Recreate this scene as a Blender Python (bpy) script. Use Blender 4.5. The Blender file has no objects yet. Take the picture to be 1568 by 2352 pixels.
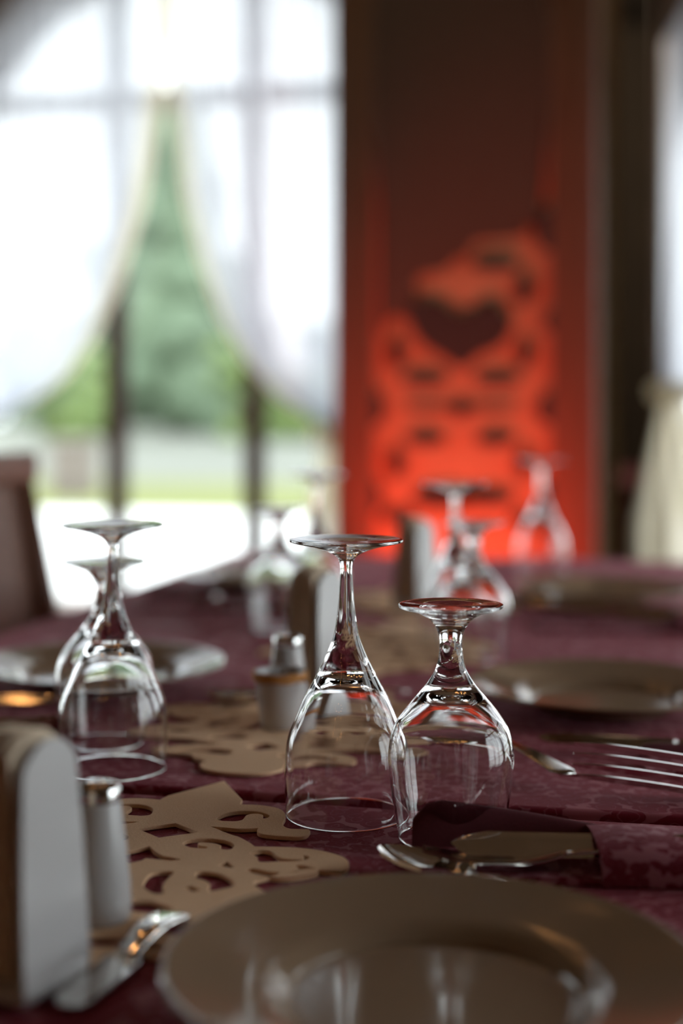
import bpy, bmesh, math, random
from mathutils import Vector, Matrix
random.seed(7)
S = bpy.context.scene
C = S.collection
PI = math.pi
R = math.radians

# ------------------------------------------------------------------ camera
YAW = R(12.0)
CT, ST = math.cos(YAW), math.sin(YAW)
FPX = 3400.0                      # focal length in pixels of the 1568x2352 frame
HX, HY = 784.0, 930.0             # optical axis column, horizon row
CAMZ = 1.02
TZ = 0.75                         # table height
cam_d = bpy.data.cameras.new('camera')
cam = bpy.data.objects.new('camera', cam_d); C.objects.link(cam)
cam_d.sensor_fit = 'VERTICAL'; cam_d.sensor_height = 36.0
cam_d.lens = FPX * 36.0 / 2352.0
cam_d.shift_y = (HY - 1176.0) / 2352.0
cam_d.clip_start = 0.02; cam_d.clip_end = 600
cam.location = (0, 0, CAMZ)
cam.rotation_euler = (PI/2, 0, YAW)
cam_d.dof.use_dof = True
cam_d.dof.focus_distance = 0.945
cam_d.dof.aperture_fstop = 2.25
S.camera = cam

# ------------------------------------------------------------------ world, exposure
S.view_settings.view_transform = 'Standard'
S.view_settings.look = 'None'
S.view_settings.gamma = 1.0
S.view_settings.use_curve_mapping = False
S.view_settings.exposure = 0.25
W = bpy.data.worlds.new('sky'); S.world = W; W.use_nodes = True
wn = W.node_tree
bg = wn.nodes['Background']
bg.inputs[0].default_value = (0.91, 0.95, 1.0, 1)
bg.inputs[1].default_value = 4.6

def link_light(name, data, loc, rot=(0, 0, 0)):
    o = bpy.data.objects.new(name, data); C.objects.link(o)
    o.location = loc; o.rotation_euler = rot
    return o

# red floodlight standing on the floor in front of the carved pillar
sl = bpy.data.lights.new('red_flood', 'SPOT')
sl.color = (1.0, 0.065, 0.03); sl.energy = 76; sl.spot_size = R(66); sl.spot_blend = 0.45
sl.shadow_soft_size = 0.05
RED_LOC = Vector((-0.56, 3.22, 0.30)); RED_AIM = Vector((-0.44, 3.9, 0.85))
link_light('red_flood', sl, RED_LOC, (RED_AIM - RED_LOC).to_track_quat('-Z', 'Y').to_euler())

# ------------------------------------------------------------------ placement helpers
def cw(xc, D):                       # camera frame (right, forward) -> world (u, v)
    return xc*CT - D*ST, xc*ST + D*CT
def P(px, py, z=0.0):                # a photo pixel on the plane z above the table -> world point
    D = (CAMZ - TZ - z) * FPX / (py - HY)
    u, v = cw((px - HX) / FPX * D, D)
    return Vector((u, v, TZ + z))
def PV(px, py, v):                   # a photo pixel on the vertical plane at v
    k = (px - HX)/FPX; m = (HY - py)/FPX
    d = Vector((k*CT - ST, k*ST + CT, m))
    t = v/d.y
    return Vector((d.x*t, v, CAMZ + d.z*t))

# ------------------------------------------------------------------ object helpers
def prop(o, label=None, cat=None, group=None, kind=None):
    if label: o['label'] = label
    if cat: o['category'] = cat
    if group: o['group'] = group
    if kind: o['kind'] = kind
    return o
def empty(name, loc, rz=0.0, label=None, cat=None, group=None):
    o = bpy.data.objects.new(name, None); C.objects.link(o)
    o.location = loc; o.rotation_euler = (0, 0, rz); o.empty_display_size = 0.05
    return prop(o, label, cat, group)
def copy_tree(o, parent=None):
    c = o.copy(); C.objects.link(c)
    if parent: c.parent = parent
    for ch in list(o.children):
        copy_tree(ch, c)
    return c
def add_obj(name, me, m=None, parent=None):
    o = bpy.data.objects.new(name, me); C.objects.link(o)
    if m: me.materials.append(m)
    if parent: o.parent = parent
    return o

class MB:
    def __init__(s): s.v = []; s.f = []; s.sm = []; s.crisp = False
    def add(s, vs, fs, smooth=False):
        b = len(s.v); s.v += [tuple(v) for v in vs]
        for f in fs: s.f.append([b+i for i in f]); s.sm.append(smooth)
    def box(s, x0, x1, y0, y1, z0, z1):
        vs = [(x0,y0,z0),(x1,y0,z0),(x1,y1,z0),(x0,y1,z0),(x0,y0,z1),(x1,y0,z1),(x1,y1,z1),(x0,y1,z1)]
        s.add(vs, [(0,3,2,1),(4,5,6,7),(0,1,5,4),(1,2,6,5),(2,3,7,6),(3,0,4,7)])
        return s
    def rbox(s, x0, x1, y0, y1, z0, z1, r=0.005, seg=3):
        bm = bmesh.new()
        bmesh.ops.create_cube(bm, size=1)
        for v in bm.verts:
            v.co = Vector(((x0+x1)/2+v.co.x*(x1-x0), (y0+y1)/2+v.co.y*(y1-y0), (z0+z1)/2+v.co.z*(z1-z0)))
        bmesh.ops.bevel(bm, geom=bm.edges[:], offset=r, segments=seg, profile=0.5, affect='EDGES')
        bm.verts.index_update()
        s.add([v.co for v in bm.verts], [[v.index for v in f.verts] for f in bm.faces], True)
        bm.free(); return s
    def lathe(s, prof, n=72, c=(0, 0, 0), closed=False):
        vs = []; rings = []
        for r, z in prof:
            if r < 1e-6:
                rings.append([len(vs)]); vs.append((c[0], c[1], c[2]+z))
            else:
                rings.append(list(range(len(vs), len(vs)+n)))
                for k in range(n):
                    a = 2*PI*k/n; vs.append((c[0]+r*math.cos(a), c[1]+r*math.sin(a), c[2]+z))
        fs = []
        pairs = list(zip(rings[:-1], rings[1:]))
        if closed: pairs.append((rings[-1], rings[0]))
        for A, B in pairs:
            if len(A) == 1 and len(B) == 1: continue
            for k in range(n):
                k2 = (k+1) % n
                if len(A) == 1: fs.append((A[0], B[k2], B[k]))
                elif len(B) == 1: fs.append((A[k], A[k2], B[0]))
                else: fs.append((A[k], A[k2], B[k2], B[k]))
        s.add(vs, fs, True); return s
    def sweep(s, path, rad, n=10, flat=1.0, caps=True, up=Vector((0, 0, 1)), sq=1.0):
        """tube along path; rad = list of radii (horizontal); flat = vertical / horizontal ratio"""
        path = [Vector(p) for p in path]; vs = []; fs = []
        m = len(path)
        if not hasattr(rad, '__len__'): rad = [rad]*m
        if not hasattr(flat, '__len__'): flat = [flat]*m
        for i, p in enumerate(path):
            t = (path[min(i+1, m-1)] - path[max(i-1, 0)]).normalized()
            side = t.cross(up)
            side = side.normalized() if side.length > 1e-4 else Vector((1, 0, 0))
            nn = side.cross(t).normalized()
            for k in range(n):
                a = 2*PI*k/n
                ca, sa = math.cos(a), math.sin(a); vs.append(p + side*math.copysign(abs(ca)**sq, ca)*rad[i] + nn*math.copysign(abs(sa)**sq, sa)*rad[i]*flat[i])
        for i in range(m-1):
            for k in range(n):
                k2 = (k+1) % n
                fs.append((i*n+k, i*n+k2, (i+1)*n+k2, (i+1)*n+k))
        if caps:
            fs.append(tuple(reversed(range(n)))); fs.append(tuple((m-1)*n+k for k in range(n)))
        s.add(vs, fs, True); return s
    def grid(s, fn, nu, nv, smooth=True, wrap=False):
        vs = [fn(i/nu, j/nv) for j in range(nv+1) for i in range(nu+1)]
        fs = [(j*(nu+1)+i, j*(nu+1)+i+1, (j+1)*(nu+1)+i+1, (j+1)*(nu+1)+i) for j in range(nv) for i in range(nu)]
        s.add(vs, fs, smooth); return s
    def mesh(s, name):
        me = bpy.data.meshes.new(name); me.from_pydata(s.v, [], s.f)
        me.polygons.foreach_set('use_smooth', s.sm); me.update()
        bm = bmesh.new(); bm.from_mesh(me); bmesh.ops.recalc_face_normals(bm, faces=bm.faces); bm.to_mesh(me); bm.free()
        if s.crisp: me.set_sharp_from_angle(angle=R(40))
        return me
    def build(s, name, m=None, parent=None): return add_obj(name, s.mesh(name), m, parent)

def rect_sweep(path, w, h):
    mb = MB(); mb.crisp = True; vs = []; m = len(path)
    for i, p in enumerate(path):
        p = Vector(p); t = (Vector(path[min(i+1, m-1)])-Vector(path[max(i-1, 0)])).normalized()
        side = t.cross(Vector((0, 0, 1))).normalized(); nn = side.cross(t)
        for a, b in ((-1,-1),(1,-1),(1,1),(-1,1)): vs.append(p+side*a*w[i]+nn*b*h[i])
    fs = [(i*4+k, i*4+(k+1) % 4, i*4+4+(k+1) % 4, i*4+4+k) for i in range(m-1) for k in range(4)]+[(3,2,1,0), tuple(4*(m-1)+k for k in range(4))]
    mb.add(vs, fs, True); return mb
def solid_grid(fn_top, fn_bot, nu, nv):
    """closed thin sheet from two grids"""
    mb = MB(); mb.crisp = True; vs = []
    for fn in (fn_top, fn_bot):
        vs += [fn(i/nu, j/nv) for j in range(nv+1) for i in range(nu+1)]
    N = (nu+1)*(nv+1); fs = []
    ix = lambda i, j: j*(nu+1)+i
    for j in range(nv):
        for i in range(nu):
            q = (ix(i, j), ix(i+1, j), ix(i+1, j+1), ix(i, j+1))
            fs.append(q); fs.append(tuple(N+a for a in reversed(q)))
    for i in range(nu):
        fs.append((ix(i+1,0), ix(i,0), N+ix(i,0), N+ix(i+1,0))); fs.append((ix(i,nv), ix(i+1,nv), N+ix(i+1,nv), N+ix(i,nv)))
    for j in range(nv):
        fs.append((ix(0,j), ix(0,j+1), N+ix(0,j+1), N+ix(0,j))); fs.append((ix(nu,j+1), ix(nu,j), N+ix(nu,j), N+ix(nu,j+1)))
    mb.add(vs, fs, True); return mb

def catmull(pts, k=5, closed=False):
    out = []; n = len(pts)
    P_ = [Vector(p) for p in pts]
    rng = n if closed else n-1
    for i in range(rng):
        if closed: p0, p1, p2, p3 = P_[(i-1) % n], P_[i], P_[(i+1) % n], P_[(i+2) % n]
        else: p0, p1, p2, p3 = P_[max(i-1, 0)], P_[i], P_[i+1], P_[min(i+2, n-1)]
        for j in range(k):
            t = j/k
            out.append(0.5*((2*p1)+(p2-p0)*t+(2*p0-5*p1+4*p2-p3)*t*t+(3*p1-p0-3*p2+p3)*t**3))
    if not closed: out.append(P_[-1])
    return out

def loops_mesh(name, loops, depth, bevel=0.0):
    """flat plate with holes (even-odd) in local XY, z from 0 to depth"""
    cu = bpy.data.curves.new(name+'_c', 'CURVE'); cu.dimensions = '2D'; cu.fill_mode = 'BOTH'
    cu.extrude = max(depth/2-bevel, 1e-5); cu.bevel_depth = bevel; cu.bevel_resolution = 1
    if bevel: cu.offset = -bevel
    for lp in loops:
        sp = cu.splines.new('POLY'); sp.points.add(len(lp)-1); sp.use_cyclic_u = True
        for p, q in zip(sp.points, lp): p.co = (q[0], q[1], 0, 1)
    o = bpy.data.objects.new(name+'_c', cu); C.objects.link(o)
    dg = bpy.context.evaluated_depsgraph_get(); dg.update()
    me = bpy.data.meshes.new_from_object(o.evaluated_get(dg))
    me.transform(Matrix.Translation((0, 0, depth/2)))
    bpy.data.objects.remove(o); bpy.data.curves.remove(cu)
    me.name = name
    return me

# ------------------------------------------------------------------ materials
def mat(name, col=(.5,.5,.5), rough=.5, metal=0., spec=.5, **kw):
    m = bpy.data.materials.new(name); m.use_nodes = True
    b = m.node_tree.nodes['Principled BSDF']
    b.inputs['Base Color'].default_value = (*col, 1); b.inputs['Roughness'].default_value = rough
    b.inputs['Metallic'].default_value = metal; b.inputs['Specular IOR Level'].default_value = spec
    for k, v in kw.items(): b.inputs[k.replace('_', ' ')].default_value = v
    return m
class N:
    def __init__(s, m): s.t = m.node_tree; s.b = s.t.nodes.get('Principled BSDF')
    def n(s, ty, **kw):
        x = s.t.nodes.new(ty)
        for k, v in kw.items():
            if k.startswith('i_'):
                key = k[2:]; key = int(key) if key.isdigit() else key.replace('_', ' ')
                x.inputs[key].default_value = v
            else: setattr(x, k, v)
        return x
    def l(s, a, b): s.t.links.new(a, b)
    def ramp(s, src, stops):
        r = s.n('ShaderNodeValToRGB'); e = r.color_ramp.elements
        while len(e) < len(stops): e.new(0.5)
        for q, (p, c) in zip(e, stops): q.position = p; q.color = (*c, 1) if len(c) == 3 else c
        s.l(src, r.inputs[0]); return r
def wood(name, c1, c2, scale=6, rough=.45, axis=(1, 12, 12)):
    m = mat(name, c1, rough); q = N(m)
    tc = q.n('ShaderNodeTexCoord'); mp = q.n('ShaderNodeMapping'); mp.inputs['Scale'].default_value = axis
    q.l(tc.outputs['Object'], mp.inputs[0])
    nz = q.n('ShaderNodeTexNoise', i_Scale=scale, i_Detail=6., i_Distortion=.6); q.l(mp.outputs[0], nz.inputs['Vector'])
    r = q.ramp(nz.outputs['Fac'], [(.3, c1), (.7, c2)]); q.l(r.outputs[0], q.b.inputs['Base Color'])
    bp = q.n('ShaderNodeBump', i_Strength=.15, i_Distance=.002); q.l(nz.outputs['Fac'], bp.inputs['Height']); q.l(bp.outputs[0], q.b.inputs['Normal'])
    return m
def noisy(name, c1, c2, scale=8, rough=.8, bump=.1, dist=.002, detail=4., **kw):
    m = mat(name, c1, rough, **kw); q = N(m)
    tc = q.n('ShaderNodeTexCoord')
    nz = q.n('ShaderNodeTexNoise', i_Scale=scale, i_Detail=detail); q.l(tc.outputs['Object'], nz.inputs['Vector'])
    r = q.ramp(nz.outputs['Fac'], [(.35, c1), (.65, c2)]); q.l(r.outputs[0], q.b.inputs['Base Color'])
    if bump:
        bp = q.n('ShaderNodeBump', i_Strength=bump, i_Distance=dist); q.l(nz.outputs['Fac'], bp.inputs['Height']); q.l(bp.outputs[0], q.b.inputs['Normal'])
    return m

def jacquard(name, base, line, scale=30.):
    """woven damask: rounded petals outlined by pale satin threads, dotted flower hearts, fine weave"""
    m = mat(name, base, .62); q = N(m)
    q.b.inputs['Specular IOR Level'].default_value = .10; q.b.inputs['Sheen Weight'].default_value = .16; q.b.inputs['Sheen Roughness'].default_value = .45
    q.b.inputs['Sheen Tint'].default_value = (1, .50, .56, 1)
    tc = q.n('ShaderNodeTexCoord')
    nz = q.n('ShaderNodeTexNoise', i_Scale=14., i_Detail=2.); q.l(tc.outputs['Object'], nz.inputs['Vector'])
    mx = q.n('ShaderNodeVectorMath', operation='MULTIPLY_ADD'); mx.inputs[1].default_value = (.022,)*3
    q.l(nz.outputs['Color'], mx.inputs[0]); q.l(tc.outputs['Object'], mx.inputs[2])
    big = q.n('ShaderNodeTexNoise', i_Scale=7., i_Detail=1.); q.l(tc.outputs['Object'], big.inputs['Vector'])
    nf = q.n('ShaderNodeTexNoise', i_Scale=120., i_Detail=1.); q.l(tc.outputs['Object'], nf.inputs['Vector'])
    mf = q.n('ShaderNodeVectorMath', operation='MULTIPLY_ADD'); mf.inputs[1].default_value = (.007,)*3
    q.l(nf.outputs['Color'], mf.inputs[0]); q.l(mx.outputs[0], mf.inputs[2]); mx = mf
    va = q.n('ShaderNodeTexVoronoi', feature='F1', i_Scale=scale*2.1, i_Randomness=.78); q.l(mx.outputs[0], va.inputs['Vector'])
    vb = q.n('ShaderNodeTexVoronoi', feature='F1', i_Scale=scale*3.8, i_Randomness=.9); q.l(mx.outputs[0], vb.inputs['Vector'])
    la = q.ramp(va.outputs['Distance'], [(.0, (0,0,0)), (.34, (0,0,0)), (.37, (.6,.6,.6)), (.40, (0,0,0)), (.60, (0,0,0)), (.64, (1,1,1))])
    lb = q.ramp(vb.outputs['Distance'], [(.26, (0,0,0)), (.31, (.4,.4,.4)), (.36, (0,0,0)), (.56, (0,0,0)), (.63, (1,1,1))])
    sel = q.ramp(big.outputs['Fac'], [(.49, (0,0,0)), (.54, (1,1,1))])
    mm = q.n('ShaderNodeMix', data_type='RGBA'); q.l(sel.outputs[0], mm.inputs['Factor']); q.l(la.outputs[0], mm.inputs['A']); q.l(lb.outputs[0], mm.inputs['B'])
    a2 = q.n('ShaderNodeMath', operation='MULTIPLY'); q.l(mm.outputs['Result'], a2.inputs[0]); a2.inputs[1].default_value = .8
    mix = q.n('ShaderNodeMix', data_type='RGBA'); mix.inputs['A'].default_value = (*base, 1); mix.inputs['B'].default_value = (*line, 1)
    q.l(a2.outputs[0], mix.inputs['Factor']); q.l(mix.outputs['Result'], q.b.inputs['Base Color'])
    rr = q.n('ShaderNodeMapRange'); rr.inputs['To Min'].default_value = .80; rr.inputs['To Max'].default_value = .55
    q.l(a2.outputs[0], rr.inputs['Value']); q.l(rr.outputs[0], q.b.inputs['Roughness'])
    wv = q.n('ShaderNodeTexNoise', i_Scale=1400., i_Detail=1.); q.l(tc.outputs['Object'], wv.inputs['Vector'])
    ad = q.n('ShaderNodeMath', operation='MULTIPLY_ADD'); ad.inputs[1].default_value = .35
    q.l(wv.outputs['Fac'], ad.inputs[0]); q.l(a2.outputs[0], ad.inputs[2])
    bp = q.n('ShaderNodeBump', i_Strength=.5, i_Distance=.0006); q.l(ad.outputs[0], bp.inputs['Height']); q.l(bp.outputs[0], q.b.inputs['Normal'])
    return m

M = {}
M['cloth'] = jacquard('maroon_jacquard', (.215, .018, .034), (.42, .135, .165))
M['napkin'] = jacquard('maroon_napkin', (.18, .017, .031), (.42, .165, .20), 34.)
M['napkin_shade'] = noisy('napkin_shaded_fold', (.10, .012, .020), (.12, .014, .024), 600, .85, .3, .0005)  # same cloth as the napkin; fold shade painted as a plain darker colour
M['felt'] = noisy('tan_felt', (.86, .56, .33), (.92, .62, .38), 900, .95, .5, .0006, 3.)
M['glass'] = mat('clear_glass', (1, 1, 1), 0.0, Transmission_Weight=1.0, IOR=1.5)
M['porcelain'] = noisy('beige_porcelain', (.30, .20, .128), (.33, .225, .145), 5, .10, 0, spec=.5)
M['whiteware'] = noisy('white_ceramic', (.56, .545, .54), (.60, .585, .58), 6, .18, 0)
M['steel'] = noisy('polished_steel', (.70, .68, .65), (.76, .74, .71), 30, .07, 0, metal=1.0)
M['chrome'] = mat('chrome', (.85, .84, .82), .12, 1.0)
M['paper'] = noisy('cream_napkin_paper', (.66, .52, .38), (.72, .58, .43), 120, .85, .2)
M['twine'] = noisy('orange_twine', (.50, .22, .06), (.62, .30, .09), 300, .9, .4)
M['chair'] = wood('chair_wood', (.115, .045, .025), (.20, .082, .046), 5, .55)
M['darkwood'] = wood('dark_frame_wood', (.075, .026, .011), (.11, .040, .017), 5, .6, (12, 12, 1))
M['panel'] = wood('carved_panel_wood', (.30, .15, .07), (.34, .17, .08), 5, .6, (12, 12, 1))
M['pframe'] = wood('pillar_frame_wood', (.070, .028, .010), (.09, .036, .013), 5, .55, (12, 12, 1))
M['ornament'] = wood('ornament_dark_wood', (.012, .007, .003), (.018, .010, .005), 6, .8, (12, 12, 2))
M['fret'] = wood('unlit_fretwork_wood', (.042, .019, .007), (.056, .025, .010), 6, .7, (12, 12, 2))  # darker than the panel, standing in for its unlit upper part
M['wall'] = noisy('brown_plaster', (.17, .115, .075), (.21, .145, .095), 3, .85, .1)
M['ceil'] = noisy('brown_ceiling', (.14, .080, .040), (.18, .105, .055), 3, .9, .05)
M['floor'] = wood('floor_wood', (.12, .06, .035), (.20, .10, .06), 3, .35, (1, 8, 1))
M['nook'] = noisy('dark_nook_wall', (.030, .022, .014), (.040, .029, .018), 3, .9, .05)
M['olive'] = wood('olive_brown_post', (.17, .115, .05), (.21, .145, .065), 3, .7, (10, 10, 1))
M['whitecloth'] = noisy('white_tablecloth', (.86, .86, .87), (.90, .90, .90), 20, .7, .05)
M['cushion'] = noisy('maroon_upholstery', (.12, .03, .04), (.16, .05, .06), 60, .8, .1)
M['paving'] = noisy('pale_paving', (.68, .68, .66), (.78, .77, .75), .6, .8, 0)
M['road'] = noisy('pale_gravel', (.108, .116, .090), (.126, .132, .105), .12, .9, 0)
M['lawn'] = noisy('lawn_grass', (.105, .122, .016), (.13, .145, .024), .5, .9, 0)
M['leaf1'] = noisy('tree_leaves', (.082, .122, .072), (.13, .18, .11), .9, .8, .4, .2)
M['leaf2'] = noisy('bush_leaves', (.09, .145, .04), (.15, .20, .06), 1.5, .8, .4, .1)
M['bark'] = noisy('tree_bark', (.10, .07, .05), (.16, .12, .09), 6, .9, .3)
M['water'] = mat('lake_water', (.16, .24, .34), .15)
M['black'] = mat('black_lamp_housing', (.02, .02, .02), .4)

def pane_mat():
    m = bpy.data.materials.new('window_pane'); m.use_nodes = True; t = m.node_tree; t.nodes.clear(); q = N(m)
    out = q.n('ShaderNodeOutputMaterial'); tr = q.n('ShaderNodeBsdfTransparent'); tr.inputs[0].default_value = (.95, .97, .96, 1)
    gl = q.n('ShaderNodeBsdfGlossy'); gl.inputs['Roughness'].default_value = .0
    mx = q.n('ShaderNodeMixShader'); mx.inputs[0].default_value = .05; q.l(tr.outputs[0], mx.inputs[1]); q.l(gl.outputs[0], mx.inputs[2]); q.l(mx.outputs[0], out.inputs[0])
    return m
M['pane'] = pane_mat()
def sheer_mat(name, col, see, dif):
    m = bpy.data.materials.new(name); m.use_nodes = True; t = m.node_tree; t.nodes.clear(); q = N(m)
    out = q.n('ShaderNodeOutputMaterial'); tr = q.n('ShaderNodeBsdfTransparent'); tl = q.n('ShaderNodeBsdfTranslucent'); df = q.n('ShaderNodeBsdfDiffuse')
    tl.inputs[0].default_value = (*col, 1); df.inputs[0].default_value = (*col, 1)
    tc = q.n('ShaderNodeTexCoord'); nz = q.n('ShaderNodeTexNoise', i_Scale=400., i_Detail=0.); q.l(tc.outputs['Object'], nz.inputs['Vector'])
    rg = q.n('ShaderNodeMapRange'); rg.inputs['To Min'].default_value = see-.05; rg.inputs['To Max'].default_value = see+.05
    q.l(nz.outputs['Fac'], rg.inputs['Value'])
    m1 = q.n('ShaderNodeMixShader'); m1.inputs[0].default_value = dif; q.l(tl.outputs[0], m1.inputs[1]); q.l(df.outputs[0], m1.inputs[2])
    m2 = q.n('ShaderNodeMixShader'); q.l(rg.outputs[0], m2.inputs[0]); q.l(m1.outputs[0], m2.inputs[1]); q.l(tr.outputs[0], m2.inputs[2]); q.l(m2.outputs[0], out.inputs[0])
    return m
M['sheer'] = sheer_mat('white_sheer', (.83, .85, .90), .13, .20)
M['cream'] = sheer_mat('cream_border', (.84, .78, .62), .08, .25)
def emit(name, col, st):
    m = mat(name, col); b = m.node_tree.nodes['Principled BSDF']
    b.inputs['Emission Color'].default_value = (*col, 1); b.inputs['Emission Strength'].default_value = st; return m
M['bulb'] = emit('warm_bulb', (1., .45, .14), 14.)
M['bulb2'] = emit('nook_fill_glow', (1., .8, .6), 2.)
M['redlens'] = emit('red_lens', (1., .06, .02), 6.)

# ------------------------------------------------------------------ the setting
RX0, RX1, RY0, RY1, RH = -3.1, 2.2, -3.6, 4.6, 3.3
prop(MB().box(RX0-.2, RX1+.2, RY0-.2, RY1+2.8, -.1, 0).build('floor', M['floor']), kind='structure')
prop(MB().box(RX0-.2, RX1+.2, RY0-.2, RY1+.15, RH, RH+.1).build('ceiling', M['ceil']), kind='structure')

def rect(x0, x1, y0, y1): return [(x0,y0),(x1,y0),(x1,y1),(x0,y1)]
def arch(cx, r, z0, zs, n=28):
    return [(cx-r, z0), (cx+r, z0)] + [(cx+r*math.cos(PI*k/n), zs+r*math.sin(PI*k/n)) for k in range(n+1)]
def wall_from(name, loops, th, mtx):
    me = loops_mesh(name, loops, th); o = add_obj(name, me, M['wall']); o.matrix_world = mtx
    return prop(o, kind='structure')
# local (x, y, z) -> world; back wall: x=u, y=z, depth towards -v
MB_BACK = Matrix(((1,0,0,0),(0,0,-1,RY1+.15),(0,1,0,0),(0,0,0,1)))
MB_FRONT = Matrix(((1,0,0,0),(0,0,-1,RY0),(0,1,0,0),(0,0,0,1)))
MB_RIGHT = Matrix(((0,0,1,RX1),(1,0,0,0),(0,1,0,0),(0,0,0,1)))
MB_LEFT = Matrix(((0,0,1,RX0-.15),(1,0,0,0),(0,1,0,0),(0,0,0,1)))
SILL = .30; SPR = 1.67; AR = .85
AR_B = {-1.50: .85, .87: .85}
nook = rect(-.60, -.002, 0.02, 2.75)
wall_from('wall_back', [rect(RX0, RX1, 0, RH)] + [arch(c, AR_B[c], SILL, SPR) for c in (-1.50, .87)] + [nook], .15, MB_BACK)
SIDE_R = [1.35, 3.35]; SIDE_L = [3.0]
wall_from('wall_right', [rect(RY0, RY1, 0, RH)] + [arch(c, .85, SILL, SPR) for c in SIDE_R], .15, MB_RIGHT)
wall_from('wall_left', [rect(RY0, RY1, 0, RH)] + [arch(c, .85, SILL, SPR) for c in SIDE_L], .15, MB_LEFT)
wall_from('wall_front', [rect(RX0, RX1, 0, RH)]+[], .15, MB_FRONT)

wcount = [0]
def window(mtx, cx, r, z0=SILL, zs=SPR, sash=None):
    """arched timber window: frame ring, mullion posts, transom, pane; local frame as the wall's"""
    wcount[0] += 1
    root = prop(bpy.data.objects.new('window_%d' % wcount[0], None), kind='structure'); C.objects.link(root); root.matrix_world = mtx
    fo = arch(cx, r, z0, zs); fi = arch(cx, r-.045, z0+.045, zs)
    add_obj('window_frame', loops_mesh('window_frame', [fo, fi], .08), M['darkwood'], root).location = (0, 0, .03)
    xs = sash if sash else (cx-.24, cx+.24)
    for x in xs:
        h = zs + math.sqrt(max(r*r-(x-cx)**2, 0)) - .03
        MB().box(x-.031, x+.031, z0+.04, h, .045, .095).build('mullion', M['darkwood'], root)
    zt = 2.036; hw = math.sqrt(max(r*r-(zt-zs)**2, 0))-.03
    MB().box(cx-hw, cx+hw, zt-.03, zt+.03, .045, .095).build('transom', M['darkwood'], root)
    add_obj('pane', loops_mesh('pane', [arch(cx, r-.04, z0+.04, zs)], .004), M['pane'], root).location = (0, 0, .068)
    MB().rbox(cx-r-.03, cx+r+.03, z0-.04, z0, -.05, .20, .008).build('window_sill', M['darkwood'], root)
    return root
# back wall depth runs towards the room, mirror so that the sill faces the room
window(MB_BACK, -1.50, .85, sash=(-1.76, -1.285)); window(MB_BACK, .87, .85)
for c in SIDE_L: window(MB_LEFT, c, .85)
for c in SIDE_R: window(MB_RIGHT, c, .85)

# nook behind the pillar
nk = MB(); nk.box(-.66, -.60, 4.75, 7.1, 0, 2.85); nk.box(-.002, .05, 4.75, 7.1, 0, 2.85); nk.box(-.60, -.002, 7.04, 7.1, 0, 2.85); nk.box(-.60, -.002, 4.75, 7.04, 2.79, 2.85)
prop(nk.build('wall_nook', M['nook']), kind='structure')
a = PV(1372, 900, 4.77); b = PV(1418, 900, 4.77)
prop(MB().box(a.x-.1, b.x, 4.76, 4.82, 0, 2.79).build('trim_1', M['olive']), kind='structure')
for nm, bx in (('baseboard_back', (RX0, -.61, RY1-.02, RY1, 0, .12)), ('baseboard_right', (RX1-.02, RX1, RY0, RY1, 0, .12)), ('baseboard_left', (RX0, RX0+.02, RY0, RY1, 0, .12))):
    prop(MB().box(*bx).build(nm, M['darkwood']), kind='structure')

# ------------------------------------------------------------------ outside
prop(MB().box(-60, 60, RY1+.2, 13.6, -.12, -.02).build('terrace_paving', M['paving']), kind='structure')
prop(MB().box(-80, 80, 13.6, 19.5, -.14, -.03).build('lawn', M['lawn']), kind='structure')
prop(MB().box(-200, 200, 19.5, 95, -.16, -.05).build('gravel_yard', M['road']), kind='structure')
prop(MB().box(-300, 300, 95, 400, -.3, -.2).build('lake', M['water']), kind='structure')
prop(MB().box(-60, 60, -40, RY0-.2, -.14, -.03).build('rear_lawn', M['paving']), kind='structure')
prop(MB().box(RX1+.2, 60, RY0-.2, RY1+.2, -.14, -.03).build('side_paving', M['paving']), kind='structure')
prop(MB().box(-60, RX0-.2, RY0-.2, RY1+.2, -.14, -.03).build('side_paving_left', M['paving']), kind='structure')

def crown(c, rx, rz, n, seed, conical=0.):
    rnd = random.Random(seed); mb = MB()
    for i in range(n):
        h = rnd.random(); wdt = (1-h*conical)*(math.sin(PI*min(.95, .12+h*.86)) if conical < .1 else 1)
        a_ = rnd.random()*2*PI; rr = rx*wdt*math.sqrt(rnd.random())*.8
        s_ = rx*(.26+.2*rnd.random())*(1-.5*h*conical)
        bm = bmesh.new(); bmesh.ops.create_icosphere(bm, subdivisions=2, radius=s_)
        for v in bm.verts: v.co *= 1+.22*(rnd.random()-.5)
        off = Vector((c[0]+rr*math.cos(a_), c[1]+rr*math.sin(a_), c[2]+h*rz)); bm.verts.index_update()
        mb.add([v.co+off for v in bm.verts], [[v.index for v in f.verts] for f in bm.faces], False); bm.free()
    return mb
def tree(name, px, D, h, w, lab, cat, m, conical, n, seed, group=None):
    u, v = cw((px-HX)/FPX*D, D)
    root = empty(name, (u, v, -.1), 0, lab, cat, group)
    MB().sweep([(0,0,0),(.05,0,h*.25),(0,0,h*.6)], [w*.09, w*.07, w*.03], 8).build('trunk', M['bark'], root)
    crown((0, 0, h*.08), w, h*.9, n, seed, conical).build('foliage', m, root)
tree('conifer_tree', 400, 55, 12.5, 3.3, 'tall grey-green tree seen in the gap between the white sheer curtains', 'tree', M['leaf1'], .75, 90, 3)
tree('leafy_tree', 280, 74, 9, 3.2, 'darker tree left of the tall tree, half hidden by the left sheer', 'tree', M['leaf1'], .4, 60, 4)
tree('leafy_tree', 505, 64, 8, 2.8, 'rounded tree right of the tall tree, beside the right window post', 'tree', M['leaf1'], .4, 60, 5)
tree('leafy_bush', 165, 48, 2.6, 1.7, 'yellow-green bush left of the left window post', 'bush', M['leaf2'], .1, 26, 6)
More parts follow.
